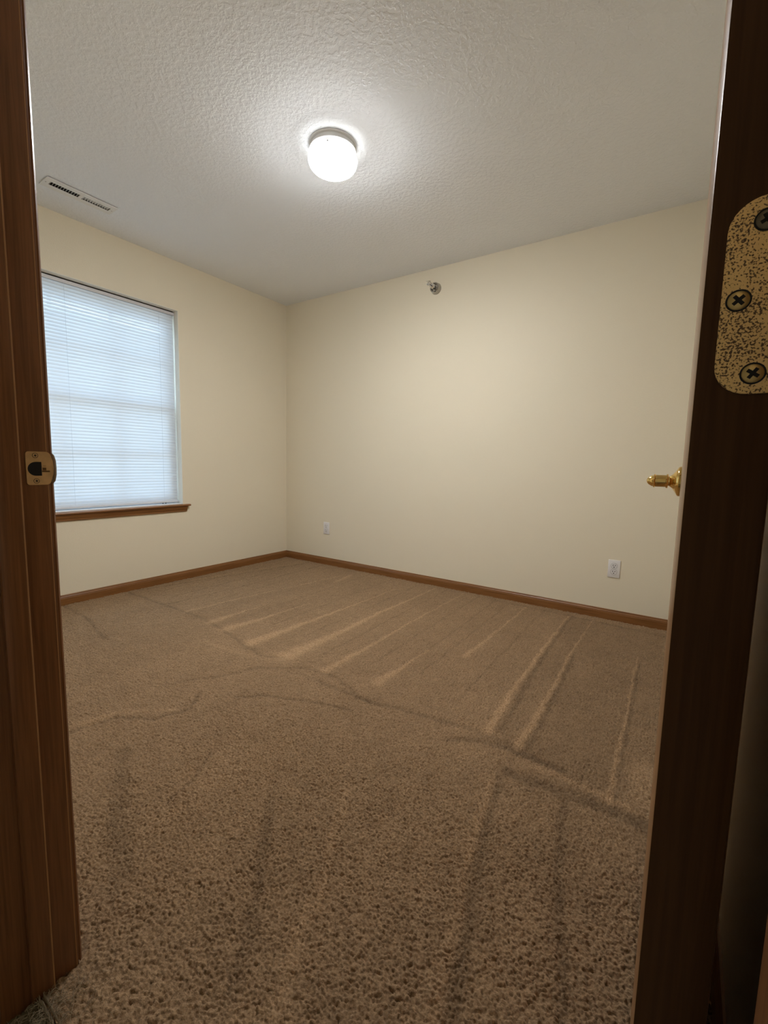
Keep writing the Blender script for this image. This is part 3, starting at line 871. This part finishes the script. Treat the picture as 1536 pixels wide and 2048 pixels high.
def tufts(x, y, cell, seed, ang, stretch):
    """rounded yarn tips on a jittered lattice, stretched along ang; 0..1"""
    g = np.random.default_rng(seed)
    jx, jy, hh = (g.random((256, 256)).astype(np.float32) for _ in range(3))
    c, s = math.cos(ang), math.sin(ang)
    u = (x * c + y * s) / (cell * stretch); v = (-x * s + y * c) / cell
    iu, iv = np.floor(u).astype(np.int64), np.floor(v).astype(np.int64)
    best = np.zeros_like(u)
    for du in (-1, 0, 1):
        for dv in (-1, 0, 1):
            a, b = (iu + du) & 255, (iv + dv) & 255
            d2 = (u - (iu + du + .5 + .8 * (jx[a, b] - .5))) ** 2 + (v - (iv + dv + .5 + .8 * (jy[a, b] - .5))) ** 2
            best = np.maximum(best, (.55 + .45 * hh[a, b]) * np.clip(1 - d2 / .50, 0, 1) ** .55)
    return best

def build_carpet(part):
    xs = graded(XW + .004, XR + .01, -1.10, .02, .0019, 1.006, .0050)
    ys = graded(-.25, YB - .004, .36, 1.00, .0019, 1.006, .0052)
    X, Y = np.meshgrid(xs.astype(np.float32), ys.astype(np.float32), indexing='ij')
    X = X.ravel(); Y = Y.ravel()
    wx = X + .004 * (vnoise(X, Y, 60, 11) - .5); wy = Y + .004 * (vnoise(X, Y, 60, 12) - .5)
    A = tufts(wx, wy, .0063, 21, .5, 1.3)
    B = tufts(wx, wy, .0074, 22, 2.4, 1.15)
    mixn = vnoise(X, Y, 14, 31)
    h = .78 * np.maximum(A, B * (.45 + .5 * mixn)) + .22 * vnoise(wx, wy, 95, 33)
    clump = vnoise(X, Y, 38, 34)
    amp = np.full_like(X, .0150); big = tufts(wx, wy, .017, 23, 1.1, 1.25)
    nap = np.zeros_like(X); groove = np.zeros_like(X)
    # wobble so that the strokes have loose edges
    ox = X + .012 * (vnoise(X, Y, 22, 41) - .5) + .006 * (vnoise(X, Y, 90, 42) - .5)
    oy = Y + .012 * (vnoise(X, Y, 22, 43) - .5) + .006 * (vnoise(X, Y, 90, 44) - .5)
    for s, w0, w1, pts in TRACKS_AND_PATCH:
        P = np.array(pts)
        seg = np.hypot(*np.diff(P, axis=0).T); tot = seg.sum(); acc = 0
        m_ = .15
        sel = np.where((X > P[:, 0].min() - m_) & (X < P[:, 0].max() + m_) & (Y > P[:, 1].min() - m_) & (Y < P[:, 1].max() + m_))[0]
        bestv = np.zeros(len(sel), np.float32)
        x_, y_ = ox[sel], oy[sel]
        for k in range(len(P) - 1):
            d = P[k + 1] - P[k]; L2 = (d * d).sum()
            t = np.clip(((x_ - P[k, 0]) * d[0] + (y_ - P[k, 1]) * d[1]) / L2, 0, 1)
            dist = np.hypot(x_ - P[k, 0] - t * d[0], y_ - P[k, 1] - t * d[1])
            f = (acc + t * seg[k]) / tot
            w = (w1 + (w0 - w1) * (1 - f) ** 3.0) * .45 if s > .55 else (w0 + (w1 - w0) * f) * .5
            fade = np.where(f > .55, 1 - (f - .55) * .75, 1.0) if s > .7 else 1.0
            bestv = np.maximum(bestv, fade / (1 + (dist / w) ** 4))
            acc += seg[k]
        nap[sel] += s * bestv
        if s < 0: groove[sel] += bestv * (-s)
    # a field brushed the other way
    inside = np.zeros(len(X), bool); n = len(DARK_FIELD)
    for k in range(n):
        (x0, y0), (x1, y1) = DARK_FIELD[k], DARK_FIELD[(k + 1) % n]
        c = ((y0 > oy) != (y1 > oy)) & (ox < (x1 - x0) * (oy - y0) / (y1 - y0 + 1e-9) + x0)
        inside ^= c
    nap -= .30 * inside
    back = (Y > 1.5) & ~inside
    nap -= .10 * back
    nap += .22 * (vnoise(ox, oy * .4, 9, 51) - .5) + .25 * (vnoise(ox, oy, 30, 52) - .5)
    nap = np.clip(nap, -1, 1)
    Z = amp * h - .0125 + .0022 * (clump - .5) + .0030 * (big - .6) - .0055 * np.clip(groove, 0, 1)
    # pile leans a little, so tips overhang
    lean = .0018
    X2 = X - lean * (h - .4) * (1 + .6 * nap); Y2 = Y - lean * 1.3 * (h - .4) * (1 + 1.0 * nap)
    nx, ny = len(xs), len(ys)
    # keep the border inside the walls
    X2 = np.clip(X2, XW + .002, XR - .002); Y2 = np.clip(Y2, .2405, YB - .002) if part == 'room' else np.clip(Y2, -.25, .2375)
    co = np.stack([X2, Y2, Z], 1).astype(np.float32)
    I = np.arange(nx * ny, dtype=np.int32).reshape(nx, ny)
    q = np.stack([I[:-1, :-1], I[1:, :-1], I[1:, 1:], I[:-1, 1:]], -1).reshape(-1, 4)
    # only where carpet can lie: not inside the walls
    cx = X.reshape(nx, ny)[:-1, :-1].ravel(); cy = Y.reshape(nx, ny)[:-1, :-1].ravel()
    if part == 'room':
        keep = ((cy > YF) & (cx < XR - .004)) | ((cy > .238) & (cx > XJ + .001) & (cx < XH - .002))
    else:
        keep = (cy <= .238) & (cx > XJ + .001) & (cx < XH - .002)
    q = q[keep]
    used = np.unique(q); remap = -np.ones(nx * ny, np.int32); remap[used] = np.arange(len(used), dtype=np.int32)
    q = remap[q]; co = co[used]; nap = nap[used]
    me = bpy.data.meshes.new('carpet')
    me.vertices.add(len(co)); me.vertices.foreach_set('co', co.ravel())
    me.loops.add(q.size); me.loops.foreach_set('vertex_index', q.ravel())
    me.polygons.add(len(q)); me.polygons.foreach_set('loop_start', np.arange(0, q.size, 4, dtype=np.int32))
    me.polygons.foreach_set('use_smooth', np.ones(len(q), bool))
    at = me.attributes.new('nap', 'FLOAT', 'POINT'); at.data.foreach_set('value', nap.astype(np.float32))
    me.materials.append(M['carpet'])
    me.update(calc_edges=True)
    o = bpy.data.objects.new('carpet', me); COL.objects.link(o)
    WORLD_LOC[o.name] = Vector((0, 0, 0))
    print('carpet', len(co), len(q))
    return o
carpet = tag(build_carpet('room'), 'brown cut-pile carpet with pale vacuum tracks across the bedroom floor', 'carpet', kind='stuff')
strip = tag(build_carpet('hall'), 'dim greenish strip of carpet in the doorway before the bedroom carpet', 'carpet', kind='stuff')
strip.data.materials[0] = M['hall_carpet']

# loose fibres at the foot of the latch jamb, where the room carpet is cut
for owner, n, y0, y1 in ((strip, 230, .140, .2365), (carpet, 230, .2425, .300)):
    bm = bmesh.new()
    for i in range(n):
        x = XJ + .013 + abs(random.gauss(0, .055)); y = min(max(random.gauss(.236, .035), y0), y1)
        a = random.uniform(0, 2 * math.pi); L = random.uniform(.008, .026); lift = random.uniform(.003, .013)
        p0 = Vector((x, y, -.001)); d = Vector((math.cos(a), math.sin(a), 0))
        pts = [p0, p0 + d * L * .5 + Vector((0, 0, lift)), p0 + d * L + Vector((0, 0, lift * random.uniform(.2, 1.0)))]
        for q in pts:
            q.x = max(q.x, XJ + .0115); q.y = min(max(q.y, y0), y1)
        tube(bm, pts, .00033, 3)
    fb = obj('frayed_edge', bm, M['fibre'], owner)
    fb['kind'] = 'stuff'
